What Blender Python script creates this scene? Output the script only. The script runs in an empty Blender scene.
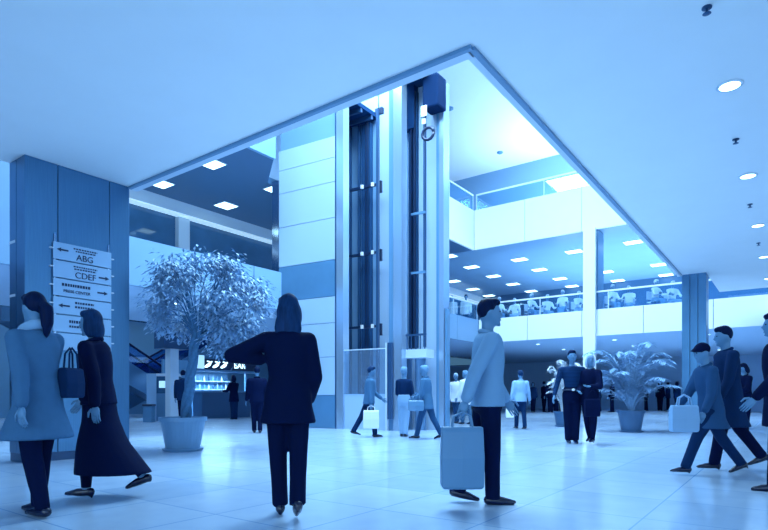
import bpy, math, random
from mathutils import Vector, Matrix, noise
random.seed(11)
S = bpy.context.scene
COL = S.collection
R = math.radians
# ------------------------------------------------------------------ camera
TH = R(36.27); FPX = 556.0; HZ = 395.5; CAMZ = 0.92
RIGHT = Vector((math.cos(TH), math.sin(TH), 0)); FWD = Vector((-math.sin(TH), math.cos(TH), 0))
cd = bpy.data.cameras.new('camera'); cam = bpy.data.objects.new('camera', cd); COL.objects.link(cam)
cam.location = (0, 0, CAMZ); cam.rotation_euler = (R(90), 0, TH)
cd.sensor_fit = 'HORIZONTAL'; cd.sensor_width = 36; cd.lens = 36*FPX/768; cd.shift_y = (HZ-265)/768; cd.clip_end = 200
S.camera = cam
# ------------------------------------------------------------------ world, skylight, added fill lamps, exposure
LC = (0.465, 0.765, 1.0)
w = bpy.data.worlds.new('world'); S.world = w; w.use_nodes = True
w.node_tree.nodes['Background'].inputs[0].default_value = (0.2, 0.55, 1, 1); w.node_tree.nodes['Background'].inputs[1].default_value = 0.25
def area(name, loc, rot, sx, sy, power, col=LC):
    l = bpy.data.lights.new(name, 'AREA'); l.shape = 'RECTANGLE'; l.size = sx; l.size_y = sy; l.energy = power; l.color = col
    o = bpy.data.objects.new(name, l); o.location = loc; o.rotation_euler = rot; COL.objects.link(o); return o
area('skylight', (-6.9, 10.2, 12.35), (0, 0, 0), 7.4, 9.4, 4800)
area('upper_uplight_fill', (-3, 24.4, 8.3), (R(180), 0, 0), 15, 2.4, 1700)  # added unseen fill facing up, whitens the top ceiling
area('fill_behind_camera', (3, -8.6, 2.2), (R(90), 0, 0), 19, 3.4, 900)  # fill added behind the camera to brighten the low ceiling, no window there
area('fill_right_side', (13.2, 6, 2.2), (R(90), 0, R(90)), 18, 3.4, 560)  # second added fill, out of view at the right, no window behind it
area('lobby_fill', (-21, 12, 5.1), (0, 0, 0), 7, 16, 700)  # unseen fill added to lift the dark zone around the bar
area('gallery_uplight_fill', (-.5, 28, 4.05), (R(180), 0, 0), 21, 9, 2600)  # fill added behind the parapet to brighten the rear gallery ceiling from below
area('side_gallery_uplight_fill', (-13.8, 8, 4.05), (R(180), 0, 0), 3, 16, 170)  # same kind of added hidden fill for the left gallery ceiling
S.view_settings.view_transform = 'Standard'; S.view_settings.look = 'None'; S.view_settings.gamma = 1
S.view_settings.use_curve_mapping = False; S.view_settings.exposure = 0.0

# ------------------------------------------------------------------ helpers
def at(px, py, D):
    return RIGHT*((px-384)/FPX*D) + FWD*D + Vector((0, 0, CAMZ+(HZ-py)/FPX*D))
def at_z(px, py, z):
    D = (z-CAMZ)*FPX/(HZ-py); return at(px, py, D)
def ground(px, py):
    D = CAMZ*FPX/(py-HZ); v = at(px, py, D); v.z = 0; return v
def gd(px, D):
    v = at(px, HZ, D); v.z = 0; return v
KEY = [(0, (.0003, .001, .022)), (.25, (.008, .042, .125)), (.5, (.09, .22, .38)), (.75, (.28, .45, .66)), (1, (.84, .85, .87))]
def tone(v):
    for (a, ca), (b, cb) in zip(KEY, KEY[1:]):
        if v <= b:
            f = (v-a)/(b-a); return tuple(x+(y-x)*f for x, y in zip(ca, cb))
    return KEY[-1][1]
MATS = {}
def mat(name, v, rough=.6, metal=0., noise_scale=0, noise_amt=.15, stretch=None, bump=0, emit=None, es=1, alpha=None, coat=0):
    if name in MATS: return MATS[name]
    m = bpy.data.materials.new(name); m.use_nodes = True; MATS[name] = m
    nt = m.node_tree; b = nt.nodes['Principled BSDF']
    c = tone(v) if not isinstance(v, tuple) else v
    b.inputs['Base Color'].default_value = (*c, 1); b.inputs['Roughness'].default_value = rough; b.inputs['Metallic'].default_value = metal
    if rough > .75 or name.startswith(('hair', 'handrail')): b.inputs['Specular IOR Level'].default_value = .06
    if coat: b.inputs['Coat Weight'].default_value = coat; b.inputs['Coat Roughness'].default_value = .08
    if noise_scale:
        tc = nt.nodes.new('ShaderNodeTexCoord'); mp = nt.nodes.new('ShaderNodeMapping'); nz = nt.nodes.new('ShaderNodeTexNoise')
        nt.links.new(tc.outputs['Object'], mp.inputs[0]); nt.links.new(mp.outputs[0], nz.inputs['Vector'])
        if stretch: mp.inputs['Scale'].default_value = stretch
        nz.inputs['Scale'].default_value = noise_scale; nz.inputs['Detail'].default_value = 4
        mx = nt.nodes.new('ShaderNodeMix'); mx.data_type = 'RGBA'
        mx.inputs['A'].default_value = (*[x*(1-noise_amt) for x in c], 1); mx.inputs['B'].default_value = (*[min(1, x*(1+noise_amt)) for x in c], 1)
        nt.links.new(nz.outputs[0], mx.inputs['Factor']); nt.links.new(mx.outputs['Result'], b.inputs['Base Color'])
        if bump:
            bp = nt.nodes.new('ShaderNodeBump'); bp.inputs['Strength'].default_value = bump; bp.inputs['Distance'].default_value = .02
            nt.links.new(nz.outputs[0], bp.inputs['Height']); nt.links.new(bp.outputs[0], b.inputs['Normal'])
    if emit:
        b.inputs['Emission Color'].default_value = (*emit, 1); b.inputs['Emission Strength'].default_value = es
    if alpha is not None:
        b.inputs['Alpha'].default_value = alpha
    return m
def glass_mat(name, tint=(.6, .85, 1), refl=.12, veil=0., veil_v=.8):
    if name in MATS: return MATS[name]
    m = bpy.data.materials.new(name); m.use_nodes = True; MATS[name] = m; nt = m.node_tree; nt.nodes.clear()
    out = nt.nodes.new('ShaderNodeOutputMaterial'); tr = nt.nodes.new('ShaderNodeBsdfTransparent'); tr.inputs[0].default_value = (*tint, 1)
    gl = nt.nodes.new('ShaderNodeBsdfGlossy'); gl.inputs['Roughness'].default_value = .03; gl.inputs[0].default_value = (.8, .93, 1, 1)
    mx = nt.nodes.new('ShaderNodeMixShader'); mx.inputs[0].default_value = refl
    nt.links.new(tr.outputs[0], mx.inputs[1]); nt.links.new(gl.outputs[0], mx.inputs[2]); last = mx
    if veil:
        df = nt.nodes.new('ShaderNodeBsdfTranslucent'); df.inputs[0].default_value = (*tone(veil_v), 1)
        d2 = nt.nodes.new('ShaderNodeBsdfDiffuse'); d2.inputs[0].default_value = (*tone(veil_v), 1)
        a = nt.nodes.new('ShaderNodeMixShader'); nt.links.new(df.outputs[0], a.inputs[1]); nt.links.new(d2.outputs[0], a.inputs[2])
        m2 = nt.nodes.new('ShaderNodeMixShader'); m2.inputs[0].default_value = veil
        nt.links.new(mx.outputs[0], m2.inputs[1]); nt.links.new(a.outputs[0], m2.inputs[2]); last = m2
    nt.links.new(last.outputs[0], out.inputs[0]); return m

class MB:
    def __init__(s): s.v = []; s.f = []
    def add(s, vs, fs):
        n = len(s.v); s.v += [tuple(v) for v in vs]; s.f += [tuple(i+n for i in f) for f in fs]; return s
    def prism(s, pts, z0, z1):
        a = sum(pts[i][0]*pts[(i+1) % len(pts)][1]-pts[(i+1) % len(pts)][0]*pts[i][1] for i in range(len(pts)))
        if a < 0: pts = pts[::-1]
        n = len(pts)
        return s.add([(p[0], p[1], z0) for p in pts]+[(p[0], p[1], z1) for p in pts],
                     [tuple(range(n-1, -1, -1)), tuple(range(n, 2*n))]+[(i, (i+1) % n, n+(i+1) % n, n+i) for i in range(n)])
    def box(s, x0, x1, y0, y1, z0, z1):
        return s.prism([(x0, y0), (x1, y0), (x1, y1), (x0, y1)], z0, z1)
    def ring_loft(s, rings):
        n = len(rings[0]); base = len(s.v)
        vs = [p for r in rings for p in r]; fs = []
        for k in range(len(rings)-1):
            for i in range(n): fs.append((k*n+i, k*n+(i+1) % n, (k+1)*n+(i+1) % n, (k+1)*n+i))
        fs.append(tuple(range(n-1, -1, -1))); fs.append(tuple(range((len(rings)-1)*n, len(rings)*n)))
        return s.add(vs, fs)
    def path(s, pts, rad, n=8):
        pts = [Vector(p) for p in pts]
        if not isinstance(rad, (list, tuple)): rad = [rad]*len(pts)
        rings = []; u = None
        for i, p in enumerate(pts):
            d = (pts[min(i+1, len(pts)-1)]-pts[max(i-1, 0)]).normalized()
            if u is None:
                u = d.orthogonal().normalized()
            u = (u-d*u.dot(d)).normalized(); v = d.cross(u)
            rings.append([p+(u*math.cos(a)+v*math.sin(a))*rad[i] for a in [2*math.pi*k/n for k in range(n)]])
        return s.ring_loft(rings)
    def capsule(s, p0, p1, r0, r1, n=12):
        p0 = Vector(p0); p1 = Vector(p1); d = (p1-p0); L = d.length
        d = d/L if L > 1e-6 else Vector((0, 0, 1))
        pts = [p0-d*r0*.98, p0-d*r0*.8, p0-d*r0*.45, p0, p0.lerp(p1, .5), p1, p1+d*r1*.45, p1+d*r1*.8, p1+d*r1*.98]
        return s.path(pts, [r0*.2, r0*.6, r0*.9, r0, (r0+r1)/2, r1, r1*.9, r1*.6, r1*.2], n)
    def ell(s, c, r, M=None, n=14, m=9):
        c = Vector(c); rings = []
        for k in range(m):
            t = -math.pi/2*.96+math.pi*.96*k/(m-1); rr = []
            for i in range(n):
                a = 2*math.pi*i/n
                p = Vector((r[0]*math.cos(t)*math.cos(a), r[1]*math.cos(t)*math.sin(a), r[2]*math.sin(t)))
                rr.append(c+(M@p if M else p))
            rings.append(rr)
        return s.ring_loft(rings)
    def loft(s, secs, n=20):          # (centre, rx, ry, matrix)
        rings = []
        for c, rx, ry, M in secs:
            rr = []
            for i in range(n):
                a = 2*math.pi*i/n; p = Vector((rx*math.cos(a), ry*math.sin(a), 0)); rr.append(Vector(c)+(M@p if M else p))
            rings.append(rr)
        return s.ring_loft(rings)
    def lathe(s, c, prof, n=28):
        return s.ring_loft([[Vector((c[0]+r*math.cos(2*math.pi*i/n), c[1]+r*math.sin(2*math.pi*i/n), c[2]+z)) for i in range(n)] for r, z in prof])
    def mesh(s, name):
        me = bpy.data.meshes.new(name); me.from_pydata(s.v, [], s.f); me.update(); return me
    def build(s, name, m, parent=None, smooth=False, bevel=0, world=False):
        me = s.mesh(name); me.materials.append(m)
        o = bpy.data.objects.new(name, me); COL.objects.link(o)
        if parent:
            o.parent = parent
        if smooth:
            for p in me.polygons: p.use_smooth = True
        if bevel:
            b = o.modifiers.new('bevel', 'BEVEL'); b.width = bevel; b.segments = 2; b.limit_method = 'ANGLE'
        return o
    def remesh(s, voxel, it=2):
        t = bpy.data.objects.new('tmp', s.mesh('tmp')); COL.objects.link(t)
        r = t.modifiers.new('r', 'REMESH'); r.mode = 'VOXEL'; r.voxel_size = voxel
        if it:
            sm = t.modifiers.new('s', 'SMOOTH'); sm.iterations = it; sm.factor = .5
        dg = bpy.context.evaluated_depsgraph_get()
        me = bpy.data.meshes.new_from_object(t.evaluated_get(dg)); om = t.data
        bpy.data.objects.remove(t); bpy.data.meshes.remove(om)
        q = MB(); q.v = [tuple(v.co) for v in me.vertices]; q.f = [tuple(p.vertices) for p in me.polygons]; bpy.data.meshes.remove(me)
        return q
def tag(o, label=None, cat=None, group=None, kind=None):
    if label: o['label'] = label
    if cat: o['category'] = cat
    if group: o['group'] = group
    if kind: o['kind'] = kind
    return o
def thing(name, label, cat, loc=(0, 0, 0), rz=0, group=None):
    o = bpy.data.objects.new(name, None); o.empty_display_size = .1; COL.objects.link(o)
    o.location = loc; o.rotation_euler = (0, 0, rz); return tag(o, label, cat, group)
def struct(name, mb, m, parent=None, **k):
    o = mb.build(name, m, parent, **k)
    o['kind'] = 'structure'; return o
def dup(root, loc=None, rz=None, label=None):
    r = root.copy(); COL.objects.link(r)
    if loc is not None: r.location = loc
    if rz is not None: r.rotation_euler = (0, 0, rz)
    if label: r['label'] = label
    for ch in list(root.children):
        c = ch.copy(); COL.objects.link(c); c.parent = r
        for g in list(ch.children):
            d = g.copy(); COL.objects.link(d); d.parent = c
    return r
def text(body, name, m, parent, loc, rot, size, align='CENTER', extrude=.004, sx=1):
    cu = bpy.data.curves.new('t', 'FONT'); cu.body = body; cu.size = size; cu.align_x = align; cu.align_y = 'CENTER'; cu.extrude = extrude
    t = bpy.data.objects.new('t', cu); COL.objects.link(t)
    dg = bpy.context.evaluated_depsgraph_get(); me = bpy.data.meshes.new_from_object(t.evaluated_get(dg)); bpy.data.objects.remove(t)
    me.materials.append(m); o = bpy.data.objects.new(name, me); COL.objects.link(o); o.parent = parent
    o.location = loc; o.rotation_euler = rot; o.scale = (sx, 1, 1); return o

# ------------------------------------------------------------------ materials
M_white = mat('white_plaster', 1.0, .7, noise_scale=3, noise_amt=.02)
M_ceil = mat('ceiling_paint', 1.0, .6, noise_scale=2, noise_amt=.03)
M_pale = mat('pale_panel', .88, .35)
M_mid = mat('mid_panel', .52, .3)
M_dark = mat('dark_panel', .28, .35)
M_vdark = mat('very_dark', .1, .4)
M_steel = mat('brushed_steel', .5, .32, .85, noise_scale=5, noise_amt=.18, stretch=(1, 30, .6))
M_chrome = mat('polished_steel', .85, .12, 1)
M_shaft = mat('shaft_wall', .6, .4); M_post = mat('post_steel', .8, .2, .6)
M_lamp = mat('lamp_diffuser', 1.0, .5, emit=(.55, .9, 1), es=3.5)
M_lampsmall = mat('downlight_lens', 1.0, .5, emit=(.6, .92, 1), es=6)
M_glass = glass_mat('clear_glass', (.8, .93, 1), .1)
M_glassveil = glass_mat('bright_glass', (.75, .92, 1), .15, .35, 1.0)

# ------------------------------------------------------------------ floor
def floor_mat():
    m = bpy.data.materials.new('polished_stone_tiles'); m.use_nodes = True; nt = m.node_tree; b = nt.nodes['Principled BSDF']
    tc = nt.nodes.new('ShaderNodeTexCoord'); br = nt.nodes.new('ShaderNodeTexBrick'); nt.links.new(tc.outputs['Object'], br.inputs['Vector'])
    br.offset = 0; br.inputs['Scale'].default_value = 1; br.inputs['Brick Width'].default_value = .9; br.inputs['Row Height'].default_value = .9
    br.inputs['Mortar Size'].default_value = .006
    br.inputs['Color1'].default_value = (.46, .58, .74, 1); br.inputs['Color2'].default_value = (.38, .51, .69, 1); br.inputs['Mortar'].default_value = (.2, .36, .58, 1)
    nz = nt.nodes.new('ShaderNodeTexNoise'); nz.inputs['Scale'].default_value = 3.5; nz.inputs['Detail'].default_value = 8
    nt.links.new(tc.outputs['Object'], nz.inputs['Vector'])
    rp = nt.nodes.new('ShaderNodeValToRGB'); rp.color_ramp.elements[0].color = (.82, .86, .9, 1); rp.color_ramp.elements[1].color = (1.1, 1.08, 1.05, 1)
    nt.links.new(nz.outputs[0], rp.inputs[0])
    mx = nt.nodes.new('ShaderNodeMix'); mx.data_type = 'RGBA'; mx.blend_type = 'MULTIPLY'; mx.inputs['Factor'].default_value = 1
    nt.links.new(br.outputs['Color'], mx.inputs['A']); nt.links.new(rp.outputs[0], mx.inputs['B']); nt.links.new(mx.outputs['Result'], b.inputs['Base Color'])
    b.inputs['Roughness'].default_value = .17; b.inputs['Specular IOR Level'].default_value = .6
    return m
struct('floor', MB().box(-30, 15, -10, 45, -.2, 0), floor_mat())

# ------------------------------------------------------------------ low ceiling round the atrium opening
HC = 4.2; OX0, OX1, OY0, OY1 = -8.4, -2.42, 4.68, 17.0
cb = MB(); cb.prism([(-8.9, -10), (15, -10), (15, 20.5), (-1.85, 20.5), (-1.85, OY1), (OX1, OY1), (OX1, OY0), (-8.9, OY0)], HC, HC+.3)
struct('ceiling', cb, M_ceil)
struct('trim_1', MB().box(OX0, OX1, OY0-.02, OY0+.03, HC-.035, HC+.31), M_mid)
struct('trim_2', MB().box(OX1-.03, OX1+.02, OY0+.03, OY1, HC-.035, HC+.31), M_mid)
struct('trim_3', MB().box(OX0, OX1-.05, OY0+.03, OY0+.13, HC-.035, HC+.31), M_pale)
struct('trim_4', MB().box(OX1-.1, OX1-.03, OY0+.13, OY1, HC-.035, HC+.31), M_pale)

# outer walls
struct('wall_rear', MB().box(-30, 15, 38, 38.3, 0, 3.26), mat('rear_wall', .74, .5))
struct('wall_right', MB().box(14, 14.3, -10, 38, 0, 12.5), mat('right_wall', .6, .5))
struct('wall_left', MB().box(-26.3, -26, -10, 38, 0, 12.5), mat('left_wall', .5, .6))
struct('wall_front', MB().box(-26, 14, -10.3, -10, 0, 12.5), mat('front_wall', .6, .6))

# ------------------------------------------------------------------ gallery (first upper level)
MX, MY = -11.1, 22.0; MZ0, MZ1 = 3.26, 3.95
M_soffit = mat('soffit_paint', .8, .5)
TY0, TY1 = 10.35, 13.5
struct('ceiling_lower_left', MB().prism([(-16.5, -10), (MX, -10), (MX, TY0), (-12.7, 11.4), (-12.7, TY1), (MX, TY1), (MX, 38), (-16.5, 38)], MZ0, MZ1), M_soffit)
struct('ceiling_lower_rear', MB().box(MX, 14, MY, 38, MZ0, MZ1), M_soffit)
struct('ceiling_lobby', MB().box(-26, -16.5, -10, 38, 5.2, 5.4), mat('lobby_ceiling', .7, .6))
# parapets: panels facing the atrium, white along the rear
def parapet(name, pts, z0, z1, m):
    mb = MB(); mb.prism(pts, z0, z1); return struct(name, mb, m)
M_par = mat('left_parapet_dimmed', .64, .4); M_upar = mat('upper_left_parapet_dimmed', .6, .3)  # weaker light on the left side is put into these darker tones
for a_, b_ in ((-2, .4), (.4, 2.8), (2.8, 5.2), (5.2, 7.6), (7.6, 9.4), (9.4, TY0), (TY1, 15.6), (15.6, 17.8), (17.8, 20), (20, MY-.02)):
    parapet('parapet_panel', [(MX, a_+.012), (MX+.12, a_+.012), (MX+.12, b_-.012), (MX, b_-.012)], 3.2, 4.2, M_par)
for k in range(11):
    x0 = MX+.14+k*2.2
    parapet('parapet_panel', [(x0+.012, MY-.12), (x0+2.188, MY-.12), (x0+2.188, MY), (x0+.012, MY)], 3.2, 4.2, M_white)
def glass_rail(name, label, p0, p1, z0, z1, n, grp=None):
    t = thing(name, label, 'railing', (0, 0, 0), 0, grp); p0 = Vector(p0); p1 = Vector(p1); d = (p1-p0).normalized(); nn = Vector((-d.y, d.x))
    def seg(a, b, th): return [tuple(a+nn*th), tuple(b+nn*th), tuple(b-nn*th), tuple(a-nn*th)]
    for k in range(n):
        a = p0.lerp(p1, k/n)+d*.02; b = p0.lerp(p1, (k+1)/n)-d*.02
        MB().prism(seg(a, b, .008), z0, z1-.03).build('glass_panel', M_glass, t)
    for k in range(n+1):
        a = p0.lerp(p1, k/n); MB().prism(seg(a-d*.018, a+d*.018, .018), z0, z1).build('post', M_pale, t)
    MB().prism(seg(p0, p1, .035), z1-.03, z1+.03).build('handrail', M_white, t)
    return t
glass_rail('glass_railing', 'long glass railing with white handrail in front of the rear gallery diners', (MX+.2, MY-.05), (13, MY-.05), 4.2, 4.88, 9)
glass_rail('glass_railing', 'glass railing on the side gallery parapet just beyond the elevator tower', (MX+.05, TY1+.05), (MX+.05, MY-.1), 4.2, 4.88, 4)

# gallery level walls
M_shop = mat('shop_glass_dark', .38, .04, noise_scale=1.5, noise_amt=.25)
struct('wall_gallery_left', MB().box(-16.8, -16.5, -10, 38, MZ0, 6.55), M_shop)
struct('trim_5', MB().box(-16.5, -16.2, -10, 38, 6.9, 7.3), M_pale)
struct('trim_6', MB().box(-16.5, -16.15, -10, 38, 6.86, 6.9), mat('light_strip', 1., .5, emit=(.5, .8, 1), es=.5))
struct('wall_gallery_end', MB().box(-11.3, MX+.01, -10, 4.7, 4.2, 7.28), M_par)
struct('wall_gallery_left_top', MB().box(-16.8, -16.5, -10, 38, 6.55, 7.3), M_shop)
p = at(178, 240, 17.9)
def yx(px, X):
    r = (px-384)/FPX; D = X/(r*RIGHT.x+FWD.x); return D*(r*RIGHT.y+FWD.y), D
ya, _ = yx(177, -16.4); yb, _ = yx(188, -16.4)
struct('pillar_gallery', MB().box(-16.5, -16.3, ya, yb, MZ1, 6.83), M_pale)
struct('wall_gallery_rear', MB().box(-16.5, 14, 33, 33.3, MZ1, 7.3), mat('gallery_rear_wall', .36, .3))
# ------------------------------------------------------------------ upper floor
UX, UY, UZ = -11.3, 22.0, 7.3
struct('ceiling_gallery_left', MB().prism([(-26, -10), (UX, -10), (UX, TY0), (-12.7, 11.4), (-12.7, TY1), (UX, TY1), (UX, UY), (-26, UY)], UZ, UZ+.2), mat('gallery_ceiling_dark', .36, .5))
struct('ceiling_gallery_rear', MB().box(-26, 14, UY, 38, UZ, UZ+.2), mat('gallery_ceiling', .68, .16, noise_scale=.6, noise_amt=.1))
for a_, b_, z_ in ((-2, 1.5, 0), (1.5, 4, 0), (4, 6.4, 0), (6.4, 8.8, 0), (8.8, TY0, 0), (TY1, 16.3, 0), (16.3, 19.1, 0), (19.1, UY-.02, 0)):
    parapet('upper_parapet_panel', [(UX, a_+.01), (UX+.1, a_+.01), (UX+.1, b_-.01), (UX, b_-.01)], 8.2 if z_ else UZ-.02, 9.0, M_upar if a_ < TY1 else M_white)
for k in range(11):
    x0 = UX+.12+k*2.3
    parapet('upper_parapet_panel', [(x0+.01, UY-.1), (x0+2.29, UY-.1), (x0+2.29, UY), (x0+.01, UY)], UZ-.02, 9.0, M_white)
glass_rail('glass_railing', 'bright glass railing on the topmost floor edge under the white ceiling', (UX+.2, UY-.05), (13, UY-.05), 9.0, 9.66, 8)
glass_rail('glass_railing', 'topmost floor glass railing running back behind the elevator tower', (UX+.05, TY1+.05), (UX+.05, UY-.1), 9.0, 9.66, 4)
struct('wall_upper_rear', MB().box(-17, 14, 26.5, 26.8, 7.5, 12.5), mat('upper_wall', .68, .5))
struct('wall_upper_left', MB().box(-17, -16.7, -10, 26.5, 7.5, 12.5), mat('upper_wall_left', .8, .5))
struct('ceiling_upper', MB().box(-26, 14, -10, 38, 12.5, 12.7), M_white)

# ------------------------------------------------------------------ pillars
def cladding_column():
    t = thing('clad_column', 'wide square column clad in brushed steel carrying the directory sign', 'column', (-8.65, 3.94, 0))
    for a, b in ((3.2, 3.62), (3.63, 4.36), (4.37, 4.68)):
        MB().box(-.02, .25, a-3.94, b-3.94, .12, HC-.005).build('steel_panel', M_steel, t, bevel=.004)
    MB().box(-.25, -.03, -.74, .74, .12, HC-.005).build('steel_panel', M_steel, t)
    MB().box(-.25, .24, -.73, .73, 0, .12).build('plinth', M_dark, t)
    for z in (3.05, 2.3): MB().box(-.25, -.06, -.746, -.74, z, z+.035).build('light_joint', M_pale, t)
    return t
cladding_column()
def far_pillar():
    t = thing('clad_column', 'square steel column standing where the ceiling opening ends at far right', 'column', (-2.13, 17.28, 0))
    for a, b in ((-.29, -.1), (-.09, .09), (.1, .29)):
        MB().box(a, b, -.27, .27, 0.1, HC-.005).build('steel_panel', M_steel, t, bevel=.004)
    MB().box(-.28, .28, -.26, .26, 0, .1).build('plinth', M_dark, t)
far_pillar()
c0 = at(583, 300, 0); 
def xy_px(px, Y):
    r = (px-384)/FPX; D = Y/(r*RIGHT.y+FWD.y); return D*(r*RIGHT.x+FWD.x), D
xa, _ = xy_px(583, 21.6); xb, _ = xy_px(595, 21.6)
t = thing('white_column', 'tall white square column rising past the gallery railing', 'column', ((xa+xb)/2, 21.9, 0))
hw = (xb-xa)/2
MB().box(-hw, hw, -.3, -.14, 0, UZ-.03).build('shaft', M_white, t); MB().box(hw-.1, hw+.01, -.14, -.13, 0, .1).build('plinth', M_white, t)
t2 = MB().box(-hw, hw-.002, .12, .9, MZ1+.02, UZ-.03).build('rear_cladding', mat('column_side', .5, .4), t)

# ------------------------------------------------------------------ elevator tower
T0 = RIGHT*(-1.36)+FWD*15.46; E1 = RIGHT*.864-FWD*.504; E2 = Vector((0, 1, 0))
tower = thing('elevator_tower', 'tall open elevator tower with steel posts and pale cladding in the atrium', 'elevator', (T0.x, T0.y, 0))
def ts(px, tt):
    r = (px-384)/FPX; b = RIGHT*(-1.36)+FWD*15.46+E2*tt; bx = b.dot(RIGHT); bd = b.dot(FWD)
    return (r*bd-bx)/(.864+r*.504)
def tp(s0, s1, t0, t1):
    q = []
    for s_, t_ in ((s0, t0), (s1, t0), (s1, t1), (s0, t1)):
        v = E1*s_+E2*t_; q.append((v.x, v.y))
    return q
def tpart(name, m, s0, s1, t0, t1, z0, z1, parent=None, **k):
    o = MB().prism(tp(s0, s1, t0, t1), z0, z1).build(name, m, parent or tower, **k); return o
S0 = ts(279, 0)
M_clad = mat('tower_cladding', .8, .4)
M_band = mat('tower_band', .5, .25, noise_scale=1.2, noise_amt=.2)
MB().prism([tuple((E1*a+E2*b_)[:2]) for a, b_ in ((S0+.02, .03), (-.01, .03), (-1.0, 1.55), (S0+.02, 1.55))], 0, 8.1).build('core', M_mid, tower)
MB().prism([tuple((E1*a+E2*b_)[:2]) for a, b_ in ((S0+.02, .05), (-.01, .05), (-.9, 1.45), (S0+.02, 1.45))], 8.1, 9.9).build('upper_glazing', M_upar, tower)
for z0, z1, m in ((.0, .93, M_band), (.93, 2.0, M_clad), (2.0, 2.95, M_clad), (2.95, 3.69, M_clad), (3.69, 4.71, M_band), (4.71, 5.88, M_clad), (5.88, 6.88, M_clad), (6.88, 7.56, M_clad), (7.56, 8.15, M_clad)):
    tpart('cladding_panel', m, S0, -.01, 0, .03, z0+.008, z1-.008)
tpart('mirror_post', M_chrome, S0-.27, S0-.02, 0, .25, 3.9, 7.3)
tpart('joint_strip', M_dark, 0, .03, 0, .05, 0, 9.2)  # thin dark strip between cladding and post
tpart('corner_post', M_post, .04, .27, 0, .25, 0, 9.2)
# shaft one: rear wall, roof box, rails
W1 = 1.66
tpart('rear_wall', M_shaft, -1.2, ts(379, W1), W1, W1+.1, 0, 9.2)
tpart('rear_wall', M_clad, ts(379, W1), ts(398, W1), W1, W1+.1, 0, 12)
M_roofu = mat('shaft_roof', .24, .8)
MB().prism([tuple((E1*a+E2*b_)[:2]) for a, b_ in ((-.1, .05), (.27, .05), (.27, W1), (-1.0, W1))], 9.2, 9.32).build('roof', M_roofu, tower)
MB().prism([tuple((E1*a+E2*b_)[:2]) for a, b_ in ((0, .07), (.25, .07), (.25, W1-.02), (-.9, W1-.02))], 9.32, 12.2).build('roof_box', M_clad, tower)
for k in range(3): tpart('roof_beam', M_dark, -.1-.3*k, .25, .3+k*.5, .38+k*.5, 9.08, 9.2)
tpart('counterweight_channel', mat('channel', .28, .8), ts(361.5, 1.5), ts(370, 1.5), 1.5, 1.64, .95, 9.1)
for px in (349.5, 358.5): tpart('guide_rail', M_dark, ts(px-.8, 1.45), ts(px+.8, 1.45), 1.45, 1.53, .95, 9.1)
for px in (365.5, 367.5): tpart('cable', M_vdark, ts(px-.3, 1.4), ts(px+.3, 1.4), 1.4, 1.42, .95, 9.1)
tpart('guide_rail', M_dark, ts(376, .95), ts(378, .95), .95, 1.03, .95, 9.1)
for yz in (95, 118, 187, 254, 327):
    D = 16.4; z = CAMZ+(HZ-yz)/FPX*D
    b = tpart('bracket', M_vdark, ts(347, 1.2), ts(380, 1.2), 1.2, 1.28, z-.035, z+.035) if yz > 150 else tpart('bracket', M_vdark, ts(375, 1.0), ts(382, 1.0), 1.0, 1.1, z-.12, z+.05)
    if yz > 150:
        for px in (361.5, 372): tpart('clamp', M_white, ts(px-1, 1.15), ts(px+1, 1.15), 1.15, 1.2, z-.05, z+.06, b)
        tpart('clamp', M_vdark, ts(378, 1.15), ts(381, 1.15), 1.15, 1.22, z-.28, z+.06, b)
# post two and shaft two
tpart('corner_post', M_post, ts(393, 0), ts(401.5, 0), 0, .25, 0, 9.4)
tpart('joint_strip', M_mid, ts(388.5, 0), ts(392.5, 0), .02, .25, 0, 9.4)
W2 = .8
tpart('rear_wall', M_shaft, ts(400, W2), ts(408, W2), W2, W2+.1, 0, 9.3)
tpart('rear_wall', M_clad, ts(408, W2), ts(440, W2), W2, W2+.1, 0, 9.3)
tpart('roof', M_roofu, ts(394, 0), 2.745, .02, W2, 9.25, 9.4)
tpart('motor_panel', M_roofu, ts(401, W2), ts(418, W2), W2-.2, W2, 8.1, 9.25)
tpart('counterweight_channel', mat('channel', .28, .8), ts(408.5, .7), ts(417, .7), .7, .78, 2.2, 9.1)
for px in (411, 414): tpart('guide_rail', M_vdark, ts(px-.5, .62), ts(px+.5, .62), .62, .69, 2.2, 9.1)
tpart('guide_rail', M_dark, ts(423.2, .5), ts(424.8, .5), .5, .58, 2.2, 8.3)
tpart('motor_housing', mat('motor_dark', .12, .8), ts(422, .3), ts(438, .3), .3, .75, 8.35, 9.2, bevel=.05)
tpart('label_plate', M_white, ts(421, .28), ts(426.5, .28), .27, .3, 8.15, 8.42)
tpart('label_plate', M_white, ts(422, .28), ts(425.5, .28), .27, .3, 7.95, 8.08)
pv = E1*ts(428, .3)+E2*.3
mb = MB(); rr = []
for k in range(13):
    a = 2*math.pi*k/12; rr.append(pv+E1*.16*math.cos(a)+Vector((0, 0, 7.68+.16*math.sin(a))))
mb.path(rr, .04, 8); mb.build('pulley', M_vdark, tower, smooth=True)
z = CAMZ+(HZ-211)/FPX*14.5
tpart('bracket', M_mid, ts(411, .45), ts(425, .45), .45, .5, z-.03, z+.03)
z = CAMZ+(HZ-271)/FPX*14.5
tpart('bracket', M_mid, ts(411, .45), ts(425, .45), .45, .5, z-.03, z+.03)
tpart('end_post', M_band, ts(438.3, W2), ts(441, W2), W2-.1, W2+.2, 0, 9.2)
tpart('end_post', M_post, ts(441, W2), ts(445.5, W2), W2-.1, W2+.2, 0, 9.2)
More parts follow.
